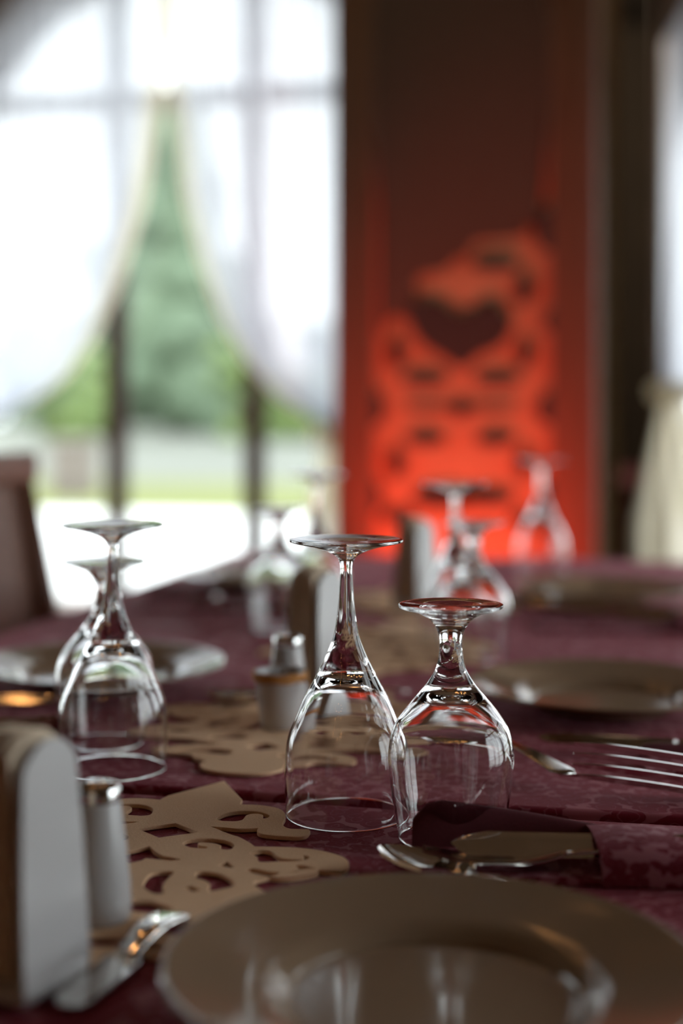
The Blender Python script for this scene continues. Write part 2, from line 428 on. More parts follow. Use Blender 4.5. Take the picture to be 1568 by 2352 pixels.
tree('leafy_bush', 540, 44, 2.9, .8, 'yellow-green bush just left of the right window post', 'bush', M['leaf2'], .1, 22, 7)
tree('leafy_bush', 680, 46, 1.9, 1.5, 'low green bush under the tied end of the right sheer', 'bush', M['leaf2'], .1, 26, 8)
# far hedge line
for i, wh in enumerate(('outermost left', 'second from the left', 'middle', 'second from the right', 'outermost right')):
    tree('far_tree', -240+i*330, 88, 5.5+(i*37 % 3), 3.1, wh+' one of the far trees along the water edge', 'tree', M['leaf1'], .2, 26, 22+i, 'far trees along the water')
u, v = cw((170-HX)/FPX*17, 17)
r0 = empty('stone_post', (u, v, -.05), 0, 'pale pinkish stone bollard on the lawn left of the left window post', 'bollard')
MB().rbox(-.22, .22, -.2, .2, 0, .62, .03).build('block', mat('pink_stone', (.19, .16, .14), .8), r0)
MB().rbox(-.26, .26, -.24, .24, .62, .68, .02).build('cap', mat('pale_stone', (.21, .18, .16), .8), r0)

# ------------------------------------------------------------------ sheer curtains
def interp(pts, z):
    pts = sorted(pts, key=lambda p: p[1])
    if z <= pts[0][1]: return pts[0][0]
    if z >= pts[-1][1]: return pts[-1][0]
    for (x0, z0), (x1, z1) in zip(pts[:-1], pts[1:]):
        if z0 <= z <= z1: return x0+(x1-x0)*(z-z0)/(z1-z0)
def curtain(name, edge, outer, ztop, ztie, v0, lab, tail_to=None, tail_w=.10, arc=(-1.5, .87)):
    """edge: (u, z) of the draped inner edge; gathered at the outer side at ztie, tail below"""
    root = empty(name, (outer, v0, ztie), 0, lab, 'curtain', None)
    W2L = Matrix.Translation((-outer, -v0, -ztie))
    sgn = 1 if edge[0][0] > outer else -1
    def sh(a, b, off=0.):
        z = ztop+(ztie-ztop)*b
        e = interp(edge, z)
        x = outer+(e-outer)*a
        za = 1.67+math.sqrt(max(.0, arc[1]**2-(x-arc[0])**2)); z = ztie+(min(ztop, za)-ztie)*(1-b)
        fold = .022*math.sin(a*2*PI*9+3*b)*(1-.55*b)+.01*math.sin(a*2*PI*23)
        return W2L @ Vector((x, v0+fold+off, z))
    MB().grid(lambda a_, b_: sh(a_*.925, b_), 150, 50).build('sheer', M['sheer'], root)
    MB().grid(lambda a_, b_: sh(.925+.075*a_, b_, -.006), 6, 50).build('border', M['cream'], root)
    # tie band
    tb = W2L @ Vector((outer, v0, ztie))
    ring = [(tb.x+sgn*.03+.055*math.cos(t*2*PI/20), tb.y+.035*math.sin(t*2*PI/20), tb.z) for t in range(21)]
    MB().sweep(ring, .022, 8, 1.3, False).build('tie_band', M['cream'], root)
    # tail
    zb = tail_to
    def tl(a, b):
        z = ztie+(zb-ztie)*b
        x = outer+sgn*(.02+(a-.3)*(.06+tail_w*min(1, b*2.2)))
        return W2L @ Vector((x, v0+.03*math.sin(a*2*PI*4)*(.4+.6*min(1, b*2)), z))
    MB().grid(tl, 40, 24).build('tail', M['cream'], root)
    return root
V0 = 4.50
def EV(pts): return [(PV(x, y, V0).x, PV(x, y, V0).z) for x, y in pts]
eL = EV([(385, 0), (372, 200), (357, 300), (331, 459), (275, 638), (219, 765), (153, 857), (76, 918), (0, 954), (-90, 985)])
eR = EV([(383, 0), (392, 200), (408, 300), (423, 434), (459, 587), (510, 730), (561, 816), (638, 908), (714, 954), (765, 985)])
eL = [(x, z) for x, z in eL]; ztie = 1.02-(1000-930)/3400*4.7
curtain('sheer_curtain', eL, PV(-110, 985, V0).x, 2.58, ztie, V0, 'white sheer curtain swept to the left side of the big arched window', tail_to=.25)
curtain('sheer_curtain', eR, PV(790, 985, V0).x, 2.58, ztie, V0-.02, 'white sheer curtain swept right towards the carved pillar', tail_to=.25)
zt2 = PV(1560, 900, V0).z
e2 = [(.93, 2.58), (.93, 2.2), (.80, 1.8), (.55, 1.45), (.30, 1.2), (.14, zt2)]
curtain('sheer_curtain', e2, PV(1522, 985, V0).x, 2.58, zt2, V0, 'white sheer curtain at the right edge with a cream tail below its tie', tail_to=.2, tail_w=.30, arc=(.87, .95))
e3 = [(1.02, 2.58), (1.02, 2.2), (1.10, 1.8), (1.25, 1.45), (1.45, 1.2), (1.66, zt2)]
curtain('sheer_curtain', e3, 1.75, 2.58, zt2, V0-.02, 'white sheer curtain on the far right half of the right window', tail_to=.2, arc=(.87, .95))

# ------------------------------------------------------------------ carved pillar with red light
PVV = 3.9
pl = PV(766, 900, PVV).x; pr = PV(1372, 900, PVV).x
pil = empty('carved_pillar', ((pl+pr)/2, 4.15, 0), 0, 'dark carved wooden pillar between the windows, its panel glowing in red light', 'pillar')
def pb(x0, x1, y0, y1, z0, z1): return (x0-(pl+pr)/2, x1-(pl+pr)/2, y0-4.15, y1-4.15, z0, z1)
MB().box(*pb(pl+.01, pr-.01, PVV+.03, 4.45, 0, RH)).build('shaft', M['pframe'], pil)
fx0 = PV(858, 900, PVV).x; fx1 = PV(1262, 900, PVV).x
for x0, x1 in ((pl, fx0), (fx1, pr)):
    MB().rbox(*pb(x0, x1, PVV, PVV+.04, .1, RH-.1), .006).build('side_board', M['pframe'], pil)
MB().box(*pb(fx0, fx1, PVV+.022, PVV+.032, .1, RH-.1)).build('back_panel', M['panel'], pil)
MB().rbox(*pb(pl-.02, pr+.02, PVV-.02, PVV+.06, 0, .22), .01).build('plinth', M['darkwood'], pil)
# ornaments: raised dark wood pieces; pixel outlines in the plane of the panel
def ell(cx, cy, w, h, n=16): return [(cx+w/2*math.cos(2*PI*k/n), cy+h/2*math.sin(2*PI*k/n)) for k in range(n)]
cx0 = 1056
crn = lambda lst: [(760+x/1.94, 400+y/1.94) for x, y in lst]
orn = []
HS = lambda l: [(575+(x-575)*1.14, 690+(y-690)*1.1) for x, y in l]
orn.append(crn(HS([(430,565),(500,575),(575,630),(650,590),(700,570),(750,620),(775,670),(760,720),(720,765),(650,795),(610,830),(575,850),(540,830),(490,795),(420,745),(370,650),(380,590)])))
for cx_, cy_, w_, h_ in ((290,800,60,110),(860,800,60,105),(855,515,70,110),(960,250,90,150),(975,655,60,80),(190,1045,85,120),(962,1045,85,110),
        (290,1290,60,115),(855,1290,64,115),(190,1440,60,120),(415,915,165,52),(735,915,165,52),(420,1178,140,58),(728,1178,140,58),
        (728,398,170,54),(430,1040,170,22),(720,1040,170,22),(960,1440,60,120),(500,1440,230,90),(690,1440,200,70),(300,1530,120,60),(860,1540,120,60)):
    orn.append(crn(ell(cx_, cy_, w_*1.2, h_*1.2)))
orn.append(crn([(520,1045),(575,1000),(640,1045),(575,1095)]))
# unlit upper fretwork: large plain board, missing red light painted in as darker wood
orn.append(crn([(215,150),(215,-950),(930,-950),(930,150),(880,220),(860,270),(760,290),(640,300),(600,375),(575,365),(540,390),(500,430),(400,450),(370,490),(385,540),(350,600),(330,650),(290,630),(240,660),(215,700)]))
for lp in orn:
    pts = [PV(x, y, PVV) for x, y in lp]
    me = loops_mesh('carved_ornament', [([(p.x-(pl+pr)/2, p.z) for p in pts] if len(pts) < 6 else [(c_.x-(pl+pr)/2, c_.y) for c_ in catmull([Vector((q.x, q.z, 0)) for q in pts], 3, True)])], .018)
    o = add_obj('carved_ornament', me, M['fret'] if lp is orn[-1] else M['ornament'], pil)
    o.matrix_local = Matrix(((1,0,0,0),(0,0,-1,PVV+.023-4.15),(0,1,0,0),(0,0,0,1)))

# red floodlight fixture
fl = empty('red_floodlight', (RED_LOC.x, RED_LOC.y-.06, 0), 0, 'small black floodlight with red lens on the floor before the carved pillar', 'lamp')
MB().lathe([(0,0),(.07,0),(.07,.012),(.012,.02),(.012,.19),(0,.19)], 24).build('stand', M['black'], fl)
ax = (RED_AIM-RED_LOC).normalized()
hb = MB(); hb.lathe([(0,-.09),(.045,-.088),(.062,-.03),(.062,-.025),(0,-.025)], 32)
o = hb.build('housing', M['black'], fl); o.location = (0, .06, .30); o.rotation_euler = ax.to_track_quat('Z', 'Y').to_euler(); o.location += -ax*.01
o = MB().lathe([(.064,-.03),(.064,-.012),(.058,-.012),(.058,-.03)], 32, closed=True).build('lens_ring', M['redlens'], fl); o.location = (0, .06, .30); o.rotation_euler = ax.to_track_quat('Z', 'Y').to_euler()

# ------------------------------------------------------------------ tables and cloths
UC = -.325; HWT = .43
def table(v0, v1, u0, u1, lab, cloth_lab, mcl, drop=.25, z=TZ, far=True, clabel='tablecloth'):
    cu, cv = (u0+u1)/2, (v0+v1)/2
    t = empty('dining_table', (cu, cv, 0), 0, lab, 'table')
    hw, hl = (u1-u0)/2, (v1-v0)/2
    MB().rbox(-hw+.008, hw-.008, -hl+.008, hl-.008, z-.035, z-.004, .004).build('tabletop', M['chair'], t)
    for sx in (-1, 1):
        for sy in (-1, 1):
            MB().sweep([(sx*(hw-.09), sy*(hl-.09), 0), (sx*(hw-.09), sy*(hl-.09), z-.036)], [.02, .03], 8).build('leg', M['chair'], t)
    # cloth: top with rounded edge and hanging skirt
    n = 60; loops = []
    prof = [(-.0, 0.)]
    levels = [(0, .0), (-.0004, .5), (-.0015, .85), (-.004, 1.), (-.04, 1.), (-.10, 1.), (-.18, 1.), (-drop, 1.)]
    mb = MB(); ring = []
    rc = .0045
    def outline(inset):
        pts = []
        X, Y = hw-inset, hl-inset
        def seg(a, b, k):
            return [(a[0]+(b[0]-a[0])*i/k, a[1]+(b[1]-a[1])*i/k) for i in range(k)]
        c = [(X, Y), (-X, Y), (-X, -Y), (X, -Y)]
        kx, ky = 40, 70
        return seg(c[0], c[1], kx)+seg(c[1], c[2], ky)+seg(c[2], c[3], kx)+seg(c[3], c[0], ky)
    rings = []
    for dz, fr in levels:
        inset = rc*(1-fr)
        o_ = outline(inset)
        w_ = max(0, (-dz-.03)/drop)
        pts = []
        for i, (x, y) in enumerate(o_):
            nx = (1 if abs(abs(x)-(hw-inset)) < 1e-6 else 0)*(1 if x > 0 else -1); ny = (1 if abs(abs(y)-(hl-inset)) < 1e-6 else 0)*(1 if y > 0 else -1)
            amp = .011*w_*math.sin(i*.55+math.sin(i*.13)*2)
            # the skirts that face the joint between the tables hang flat
            if far and ny: amp = 0
            pts.append((x+nx*(amp+.010*w_), y+ny*(amp), z+dz))
        rings.append(pts)
    k = len(rings[0]); vs = [p for r_ in rings for p in r_]; fs = []
    for j in range(len(rings)-1):
        for i in range(k): fs.append((j*k+i, j*k+(i+1) % k, (j+1)*k+(i+1) % k, (j+1)*k+i))
    mb.add(vs, fs, True)
    mb.add(rings[0], [tuple(range(k))], False)
    cl = mb.build('tablecloth', mcl); cl.location = (cu, cv, 0)
    prop(cl, cloth_lab, 'tablecloth')
JV = .992
table(-.60, JV-.015, UC-HWT, UC+HWT, 'near dining table under the maroon cloth in the foreground', 'maroon jacquard tablecloth on the near table, before the dark joint line', M['cloth'])
table(JV+.005, 2.62, UC-HWT, UC+HWT, 'dining table behind the joint line under a maroon cloth', 'maroon jacquard tablecloth on the farther table, behind the dark joint line', M['cloth'])
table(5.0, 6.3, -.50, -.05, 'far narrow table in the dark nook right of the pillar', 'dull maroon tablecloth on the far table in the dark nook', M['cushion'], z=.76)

# ------------------------------------------------------------------ felt mats
MA_U, MA_V = -.30, .634
def ml(px, py):
    p = P(px, py, .003); return (p.x-MA_U, p.y-MA_V)
far_out = [(510.6,1793.4),(556.5,1837.4),(551.6,1847.8),(596.5,1849.4),(634.8,1855.5),(652,1865),(655.8,1878.4),(650,1890),(652,1897.6),(665.4,1903.3),(686.4,1904.3),(707.5,1905.2),(712.3,1909),(703.7,1918.6),(684.5,1922.4),(653.9,1921.5),(615.7,1918.6),(596.5,1914.8),(589.8,1909),(591.7,1902.4),(577.4,1903.3),(548.7,1904.3),(527.8,1902.4),(483.8,1898.6),(527.8,1915.8),(550,1923),(573.6,1935.8),(585,1944.4),(634.8,1945),(682.6,1947),(720.9,1951),(759,1958.8),(787.8,1968.4),(800,1979.8),(799.3,1993.2),(784,2006.6)]
sharp = {0, 1, 2, 12, 19, 23, 27}
def smooth_path(pts, sharp=(), k=4):
    """catmull between sharp corners"""
    idx = [0]+[i for i in range(1, len(pts)-1) if i in sharp]+[len(pts)-1]
    out = []
    for a_, b_ in zip(idx[:-1], idx[1:]):
        seg = [Vector((p[0], p[1], 0)) for p in pts[a_:b_+1]]
        out += [(q.x, q.y) for q in catmull(seg, k)][:-1]
    out.append(pts[-1]); return out
fo_ = [ml(*p) for p in far_out]
TIPB = fo_[0][1]
fo_[0] = (0., TIPB)
near_lat = [(.104, .195), (.086, .176), (.080, .165), (.092, .150), (.112, .138), (.122, .120), (.117, .105), (.10, .098), (.082, .100), (.066, .098), (.057, .094), (.030, .088), (.052, .082), (.066, .076), (.077, .066), (.079, .056), (.070, .050), (.055, .050), (.046, .046), (.043, .038), (.034, .033), (.030, .030), (.032, .020), (.024, .007), (.012, .001), (0., 0.)]
right = smooth_path(fo_, sharp)[:-1] + smooth_path([fo_[-1]]+near_lat, {5+6, 12, 20, 22})
left = [(-x, y) for x, y in reversed(right[1:-1])]
outline_m = right+left
holes_px = [
 [(496.3,1880.4),(518,1869),(548.7,1863.5),(577,1863.5),(602,1867),(617.6,1873.7),(613.7,1878.4),(604,1880),(604,1872.7),(596.5,1869.8),(581,1869),(566,1872.3),(559,1880),(554,1884),(539,1886.5),(520,1886),(508.7,1885.2)],
 [(419.7,1937.8),(432,1930),(461,1926.4),(489.6,1927),(518,1931),(535.5,1938.8),(533.6,1948.4),(524,1951.8),(506.8,1949.3),(507.7,1942.6),(499,1938.8),(480,1936),(457,1935.3),(455,1940.7),(462.8,1944),(476,1946.4),(470,1948.7),(451,1948),(432,1945)],
 [(573.6,1959.7),(596.5,1954),(619.5,1956),(634.8,1966.4),(654,1973),(688.4,1973),(698,1970),(696,1964.5),(709,1968.4),(705.6,1973),(682.6,1978),(644,1979),(596.5,1979.8),(590.8,1968.4)],
 [(567.8,2000.9),(577.4,1995),(615.7,2001.8),(654,2005.7),(682.6,2003.7),(686.4,1995),(678.8,1988.4),(701.7,1989.4),(730.4,1999),(720.9,2006.6),(682.6,2013.3),(644,2016),(606,2011.4)],
 [(498.8,1988),(521.7,1980),(540,1995)],
 [(328.9,2031.8),(340.3,2011),(363.3,2002),(397.7,2003),(384,2018),(372.5,2036.4),(377,2050),(356.4,2052.5),(335.8,2043.3)],
 [(450.5,2015.8),(455,2002),(501,2006.6),(535.5,2025),(531,2036.4),(480.4,2046.7),(482.7,2031.8),(471,2022.6)],
 [(420.7,2038.7),(439,2035.3),(464.3,2044.5),(443.7,2047.9)],
]
holes = []
for h in holes_px:
    L_ = [ml(*p) for p in h]
    if len(L_) > 5: L_ = [(q.x, q.y) for q in catmull([Vector((x, y, 0)) for x, y in L_], 3, True)]
    holes.append(L_); holes.append([(-x, y) for x, y in L_])
dm = [ml(365,1904.4), ml(417,1898.2), ml(440,1912), ml(388,1919.7)]
dc = sum(p[1] for p in dm)/4; holes.append([(0, dc+.016), (.020, dc), (0, dc-.016), (-.020, dc)])
st = [(0, TIPB-.159), (.006, TIPB-.168), (.014, TIPB-.176), (.027, TIPB-.180), (.022, TIPB-.184), (.006, TIPB-.182), (.005, TIPB-.187), (0, TIPB-.193)]
holes.append(st+[(-x, y) for x, y in reversed(st[1:-1])])
# holes of the near half (plain shapes after the part seen left of the front plate)
def near_hole(pts, k=3):
    L_ = [(q.x, q.y) for q in catmull([Vector((x, y, 0)) for x, y in pts], k, True)]
    holes.append(L_); holes.append([(-x, y) for x, y in L_])
near_hole([(.020,.118),(.034,.124),(.052,.112),(.048,.104),(.034,.106),(.022,.110)])
near_hole([(.074,.128),(.088,.132),(.104,.124),(.106,.116),(.098,.112),(.094,.120),(.080,.120)])
near_hole([(.018,.062),(.030,.070),(.048,.068),(.062,.062),(.064,.056),(.056,.056),(.044,.060),(.034,.056),(.022,.054)])
holes.append([(0, .096), (.016, .084), (0, .072), (-.016, .084)])
mat_me = loops_mesh('felt_mat', [outline_m]+holes, .0026, .0004)
mlabels = {0: 'tan felt cut-out mat in front, between the shaker and the big plate', 1: 'tan felt cut-out mat behind the joint line, under the twine-tied cup',
           2: 'third tan felt mat, behind the tall glass stem', 3: 'fourth tan felt mat, blurred behind the napkin holder', -1: 'blurred tan felt mat in the bottom left corner of the photo'}
for k in (-1, 0, 1, 2, 3):
    o = bpy.data.objects.new('felt_mat', mat_me); C.objects.link(o)
    if not mat_me.materials: mat_me.materials.append(M['felt'])
    o.location = (MA_U, MA_V+.4*k, TZ+.0006)
    prop(o, mlabels[k], 'mat', 'cut-out felt mats along the table')

# ------------------------------------------------------------------ glasses
tall_o = [(.0392,0),(.0397,.0008),(.0402,.010),(.0406,.023),(.0404,.035),(.0395,.0467),(.0372,.0555),(.0332,.0641),(.0286,.0758),(.0223,.0873),(.0169,.0979),(.0134,.105),(.0089,.1165),(.0066,.1282),(.0053,.1400),(.0046,.150),(.0040,.1597),(.0046,.1662),(.0066,.1697),(.0115,.1728),(.0215,.1763),(.0330,.1788),(.0368,.1797),(.0374,.1806),(.0365,.1816),(.030,.1813),(.015,.1803),(0,.1798)]
tall_i = [(.0388,.0002),(.0390,.010),(.0395,.023),(.0394,.035),(.0383,.0467),(.0358,.0555),(.0316,.0645),(.0268,.0745),(.0205,.0835),(.013,.0893),(.006,.0915),(0,.092)]
gob_o = [(.0320,0),(.0326,.0008),(.0347,.0138),(.0375,.0307),(.0391,.0472),(.0386,.0583),(.0356,.0692),(.0282,.0803),(.0187,.0915),(.0144,.0969),(.0109,.1026),(.0086,.108),(.0071,.1181),(.0077,.127),(.0125,.1352),(.020,.1398),(.029,.1425),(.0320,.1436),(.0325,.1446),(.0315,.1456),(.020,.1452),(0,.1445)]
gob_i = [(.0317,.0002),(.0336,.0138),(.0364,.0307),(.0380,.0472),(.0373,.0583),(.0340,.0685),(.0262,.0780),(.017,.0860),(.009,.0893),(0,.0903)]
def glass_mesh(name, o_, i_):
    def cr(l, k): return [(max(0, q.x), q.y) for q in catmull([Vector((r, z, 0)) for r, z in l], k)]
    prof = cr(list(reversed(i_)), 4) + cr(o_, 4)
    prof[0] = (0, i_[-1][1]); prof[-1] = (0, o_[-1][1])
    me = MB().lathe(prof, 128).mesh(name); me.materials.append(M['glass']); return me
def split_glass(kind, o_, i_, label):
    me = glass_mesh(kind, o_, i_)
    o = bpy.data.objects.new(kind, me)
    return o
tall_me = glass_mesh('wine_glass', tall_o, tall_i); gob_me = glass_mesh('goblet', gob_o, gob_i)
def put_glass(kind, px, py, lab, grp=None, tilt=0., rz=0.):
    p = P(px, py)
    o = bpy.data.objects.new('wine_glass' if kind == 't' else 'goblet', tall_me if kind == 't' else gob_me); C.objects.link(o)
    o.location = (p.x, p.y, TZ+.0003)
    prop(o, lab, 'glass', 'upside-down tall wine glasses' if kind == 't' else 'upside-down short goblets'); return o
g = put_glass('t', 795, 1873, 'sharp tall clear wine glass upside down in the middle of the photo')
put_glass('g', 1035, 1925, 'sharp short clear goblet upside down, right of the tall middle glass')
put_glass('t', 259, 1766, 'tall wine glass upside down at the left, before the left goblet')
put_glass('g', 240, 1706, 'short goblet upside down at the left, just behind the left tall wine glass')
put_glass('t', 1045, 1474, 'blurred tall wine glass upside down before the red panel, behind the sharp goblet')
put_glass('g', 1087, 1512, 'blurred short goblet upside down directly behind the foot of the sharp goblet')
put_glass('t', 1243, 1313, 'faint blurred tall wine glass at the right of the red panel')
put_glass('t', 727, 1412, 'blurred tall wine glass with white-lit foot left of the pillar edge')
put_glass('g', 642, 1443, 'blurred short goblet before the window, left of the far tall glass')

# ------------------------------------------------------------------ plates
plate_prof = [(0,.0045),(.060,.0045),(.066,.0052),(.072,.0095),(.078,.0125),(.088,.0150),(.105,.0190),(.1180,.0225),(.1200,.0226),(.1208,.0215),(.1195,.0203),(.105,.0165),(.088,.0125),(.076,.0095),(.066,.0045),(.062,.0012),(.058,.0010),(.056,.0026),(.0,.0026)]
pm = MB().lathe([(max(0, q.x), q.y) for q in catmull([Vector((r, z, 0)) for r, z in plate_prof], 3)][:-1]+[(0, .0026)], 128).mesh('dinner_plate'); pm.materials.append(M['porcelain'])
def put_plate(xy, lab):
    o = bpy.data.objects.new('dinner_plate', pm); C.objects.link(o); o.location = (xy[0], xy[1], TZ+.0005)
    prop(o, lab, 'plate', 'beige dinner plates'); return o
put_plate((-.098, .655), 'large beige plate filling the bottom right foreground')
put_plate((-.046, 1.340), 'beige plate at the right, behind the fork')
put_plate((-.073, 2.05), 'far right beige plate at the end of the table')
put_plate((-.525, 1.35), 'beige plate at the left behind the two left glasses')
put_plate((-.573, 2.13), 'far left beige plate catching the window glare')

# ------------------------------------------------------------------ cutlery (tip towards -x, length along +x)
def strip_handle(x0, x1, z0, z1, w0, w1, th, name, m, parent, neck=.5):
    n = 16; path = []; rad = []; flat = []
    for i in range(n+1):
        t = i/n; path.append((x0+(x1-x0)*t, 0, z0+(z1-z0)*(3*t*t-2*t**3)+.004*math.sin(PI*t)))
        w = w0+(w1-w0)*t**1.6
        if i == n: w *= .55
        rad.append(w); flat.append(th/w)
    MB().sweep(path, rad, 20, flat, sq=.45).build(name, m, parent)
def make_spoon(loc, rz, roll, pitch, lab, L=.185, hw=.0095):
    r_ = empty('spoon', loc, rz, lab, 'spoon', 'table spoons'); r_.rotation_euler = (roll, pitch, rz)
    a_, b_, dp = .031, .0205, .0085
    def top(s_, t_, off=0.):
        ang = 2*PI*s_; rho = t_
        x = a_*(1+rho*math.cos(ang)); wy = b_*(1-.13*math.cos(ang)*-1)
        y = wy*rho*math.sin(ang)
        return Vector((x, y, .009-dp*(1-rho**2.2)-off))
    solid_grid(lambda s_, t_: top(s_, t_), lambda s_, t_: top(s_, t_, .0020), 40, 10).build('bowl', M['steel'], r_)
    strip_handle(.060, L, .0086, .006, .0032, hw, .0011, 'handle', M['steel'], r_)
    return r_
def make_fork(loc, rz, roll, pitch, lab, L=.19):
    r_ = empty('fork', loc, rz, lab, 'fork', 'table forks'); r_.rotation_euler = (roll, pitch, rz)
    zc = lambda x: .010-.006*math.sin(PI*min(1, max(0, x/.085)))
    for k in range(4):
        y = (k-1.5)*.0068
        path = [(x, y, zc(x)) for x in [i*.0055 for i in range(11)]]
        rect_sweep(path, [.0006, .0012, .0016]+[.0019]*8, [.0006, .0010]+[.0012]*9).build('tine', M['steel'], r_)
    def pt(s_, t_, off=0.):
        x = .052+s_*.030; w = .0122 if s_ < .35 else .0122-(s_-.35)/.65*.0090
        w = .0122*(1-s_**2.2)+.0034*s_**2.2
        return Vector((x, (t_-.5)*2*w, zc(x)+.0008-off+.0008*math.cos((t_-.5)*PI)))
    solid_grid(lambda a, b: pt(a, b), lambda a, b: pt(a, b, .0018), 14, 8).build('head', M['steel'], r_)
    strip_handle(.080, L, zc(.08), .006, .0035, .0098, .0012, 'handle', M['steel'], r_)
    return r_
def make_knife(loc, rz, roll, pitch, lab, L=.21):
    r_ = empty('knife', loc, rz, lab, 'knife', 'table knives'); r_.rotation_euler = (roll, pitch, rz)
    def bl(s_, t_, off=0.):
        x = s_*.105; top_ = .0095*min(1, (s_*5)**.5); bot = -.0095*min(1, (s_*9)**.5)
        th = .0010*(1-abs(t_-.8))
        return Vector((x, bot+(top_-bot)*t_, .002+(th if not off else -th)))
    solid_grid(lambda a, b: bl(a, b), lambda a, b: bl(a, b, 1), 20, 6).build('blade', M['steel'], r_)
    strip_handle(.103, L, .002, .004, .006, .0105, .0022, 'handle', M['steel'], r_)
    return r_
def napkin(loc, rz, Lx, Wy, band_x0, band_x1, lab, ridge=.022):
    """folded cloth napkin: flat pad, raised fold along its back edge, band wrapped over the handles"""
    r_ = empty('cloth_napkin', loc, rz, lab, 'napkin', 'folded maroon napkins with cutlery')
    wob = lambda x, y: .0006*math.sin(x*90)+.0005*math.sin(y*140+x*30)
    solid_grid(lambda a, b: Vector((a*Lx, (b-.5)*Wy, .0042+wob(a*Lx, b*Wy))), lambda a, b: Vector((a*Lx, (b-.5)*Wy, .0004)), 30, 12).build('pad', M['napkin'], r_)
    def fold(a, b):
        # ridge cross-section: sheet rising from the pad, over the top and back down behind
        x = a*Lx; h = (ridge*(1-.62*min(1, a*1.9))+.0035)*min(1, .55+a*9)
        s_ = b; y = Wy*.5-.016+.022*s_+.004*math.sin(x*30)-.006*max(0,.3-a); z = .0035+h*math.sin(PI*min(1, s_*1.05))**.6
        return Vector((x, y, max(.001, z)))
    solid_grid(fold, lambda a, b: fold(a, b)-Vector((0, -.0004, .0018)) if 0 < b < 1 else fold(a, b)-Vector((0, 0, .0009)), 26, 10).build('back_fold', M['napkin_shade'], r_)
    def band(a, b):
        x = band_x0+(band_x1-band_x0)*a-.006*b
        ang = PI*b; y = -(Wy*.52)*math.cos(ang)
        z = .001+.020*(math.sin(ang)**.38)*(1+.06*math.sin(x*60))
        return Vector((x, y, z))
    solid_grid(band, lambda a, b: band(a, b)*1.0-Vector((0, 0, .0013))-Vector((0, -.0013*math.cos(PI*b), 0)), 24, 24).build('band', M['napkin'], r_)
    return r_

# set A, foreground
q = P(948, 1958); 
AZ = R(7.5)
napkin((q.x+.003, q.y-.025, TZ+.0006), AZ, .23, .066, .108, .225, 'dark maroon folded napkin holding cutlery in front of the sharp goblet', .026)
s = P(872, 1940, .0155)
make_spoon((s.x, s.y, TZ+.0065), R(-26), R(-6), R(4), 'steel spoon with bright bowl edge poking out before the sharp goblet')
k_ = P(1035, 1972, .006); make_knife((k_.x, k_.y, TZ+.0135), AZ, R(28), 0, 'dark reflecting knife on the front napkin before the sharp goblet')
f_ = P(1010, 1992, .006); make_fork((f_.x-.01, f_.y, TZ+.0060), AZ, R(-8), 0, 'fork on the front napkin, nearest the large plate')
# set B, behind the joint at the right
nb = P(1190, 1800)
napkin((nb.x+.085, nb.y+.065, TZ+.0006), R(10), .20, .060, .10, .195, 'dark maroon napkin under the fork right of the sharp goblet', .006)
e_ = P(1303, 1790, .008); q_ = P(1100, 1712, .010); d_ = (e_-q_); d_.z = 0; d_.normalize(); t_ = e_-d_*.185
make_spoon((t_.x, t_.y, TZ+.0125), math.atan2(d_.y, d_.x), R(-5), R(2.2), 'steel spoon whose bright handle comes out right of the sharp goblet bowl', .185, .012)
k_ = P(1215, 1712, .012); make_knife((k_.x+.004, k_.y+.030, TZ+.010), R(2), R(10), R(1), 'steel knife beside the spoon behind the sharp goblet')
f_ = P(1318, 1775, .012); fk = make_fork((f_.x, f_.y, TZ+.0245), R(-1), R(91), R(6), 'fork with three bright tines at the right edge, before the right plate'); fk.scale = (1.5, 1.1, 1.1)
# set C, far right
c0 = P(1180, 1385, .01); make_spoon((c0.x, c0.y, TZ+.012), R(-28), R(20), R(3), 'blurred steel spoon between the right plate and the far right plate')
c1 = P(1215, 1395, .01); make_knife((c1.x+.02, c1.y, TZ+.014), R(-26), R(24), 0, 'blurred knife beside the spoon before the far right plate')
c2 = P(1390, 1425, .01); make_fork((c2.x, c2.y, TZ+.012), R(8), R(22), 0, 'blurred fork at the right edge before the far right plate')
nc = P(1230, 1440); napkin((nc.x, nc.y, TZ+.0006), R(6), .25, .09, .17, .245, 'blurred maroon napkin before the far right plate', .005)
# left sets
d0 = P(130, 1618, .012); make_knife((d0.x, d0.y, TZ+.014), R(192), R(-20), 0, 'knife at the left edge, left of the left glasses')
d1 = P(130, 1680, .012); make_fork((d1.x, d1.y, TZ+.010), R(184), R(-24), 0, 'fork at the left edge, before the left goblet')
nd = P(150, 1690); napkin((nd.x, nd.y+.04, TZ+.0006), R(188), .23, .075, .15, .225, 'dark maroon napkin at the left edge under the cutlery', .008)
e0 = P(425, 1380, .012); ee = make_spoon((e0.x, e0.y, TZ+.014), R(14), R(-10), R(4), 'blurred shining spoon before the far left plate')
e1 = P(452, 1392, .012); make_fork((e1.x+.0, e1.y-.03, TZ+.012), R(12), R(-14), R(3), 'blurred fork before the far left plate')
ee.scale = (.8,)*3
ne = P(330, 1392); napkin((ne.x, ne.y, TZ+.0006), R(12), .21, .10, .15, .205, 'dark maroon napkin before the far left plate', .010)
h0 = P(545, 1600, .010); make_spoon((h0.x-.03*math.cos(R(22)), h0.y-.03*math.sin(R(22)), TZ+.0065), R(22), R(-6), R(1), 'spoon with shining bowl beside the twine-tied cup')
# foreground left cutlery beside the big plate
i0 = P(404, 2108, .004); i9 = P(250, 2226, .004); di = (i9-i0).normalized(); tp = i0+di*.119
make_knife((tp.x, tp.y, TZ+.0014), math.atan2(-di.y, -di.x), 0, 0, 'short knife with a bright handle ending beside the rim of the big plate', .205).scale = (.58, 1, 1)

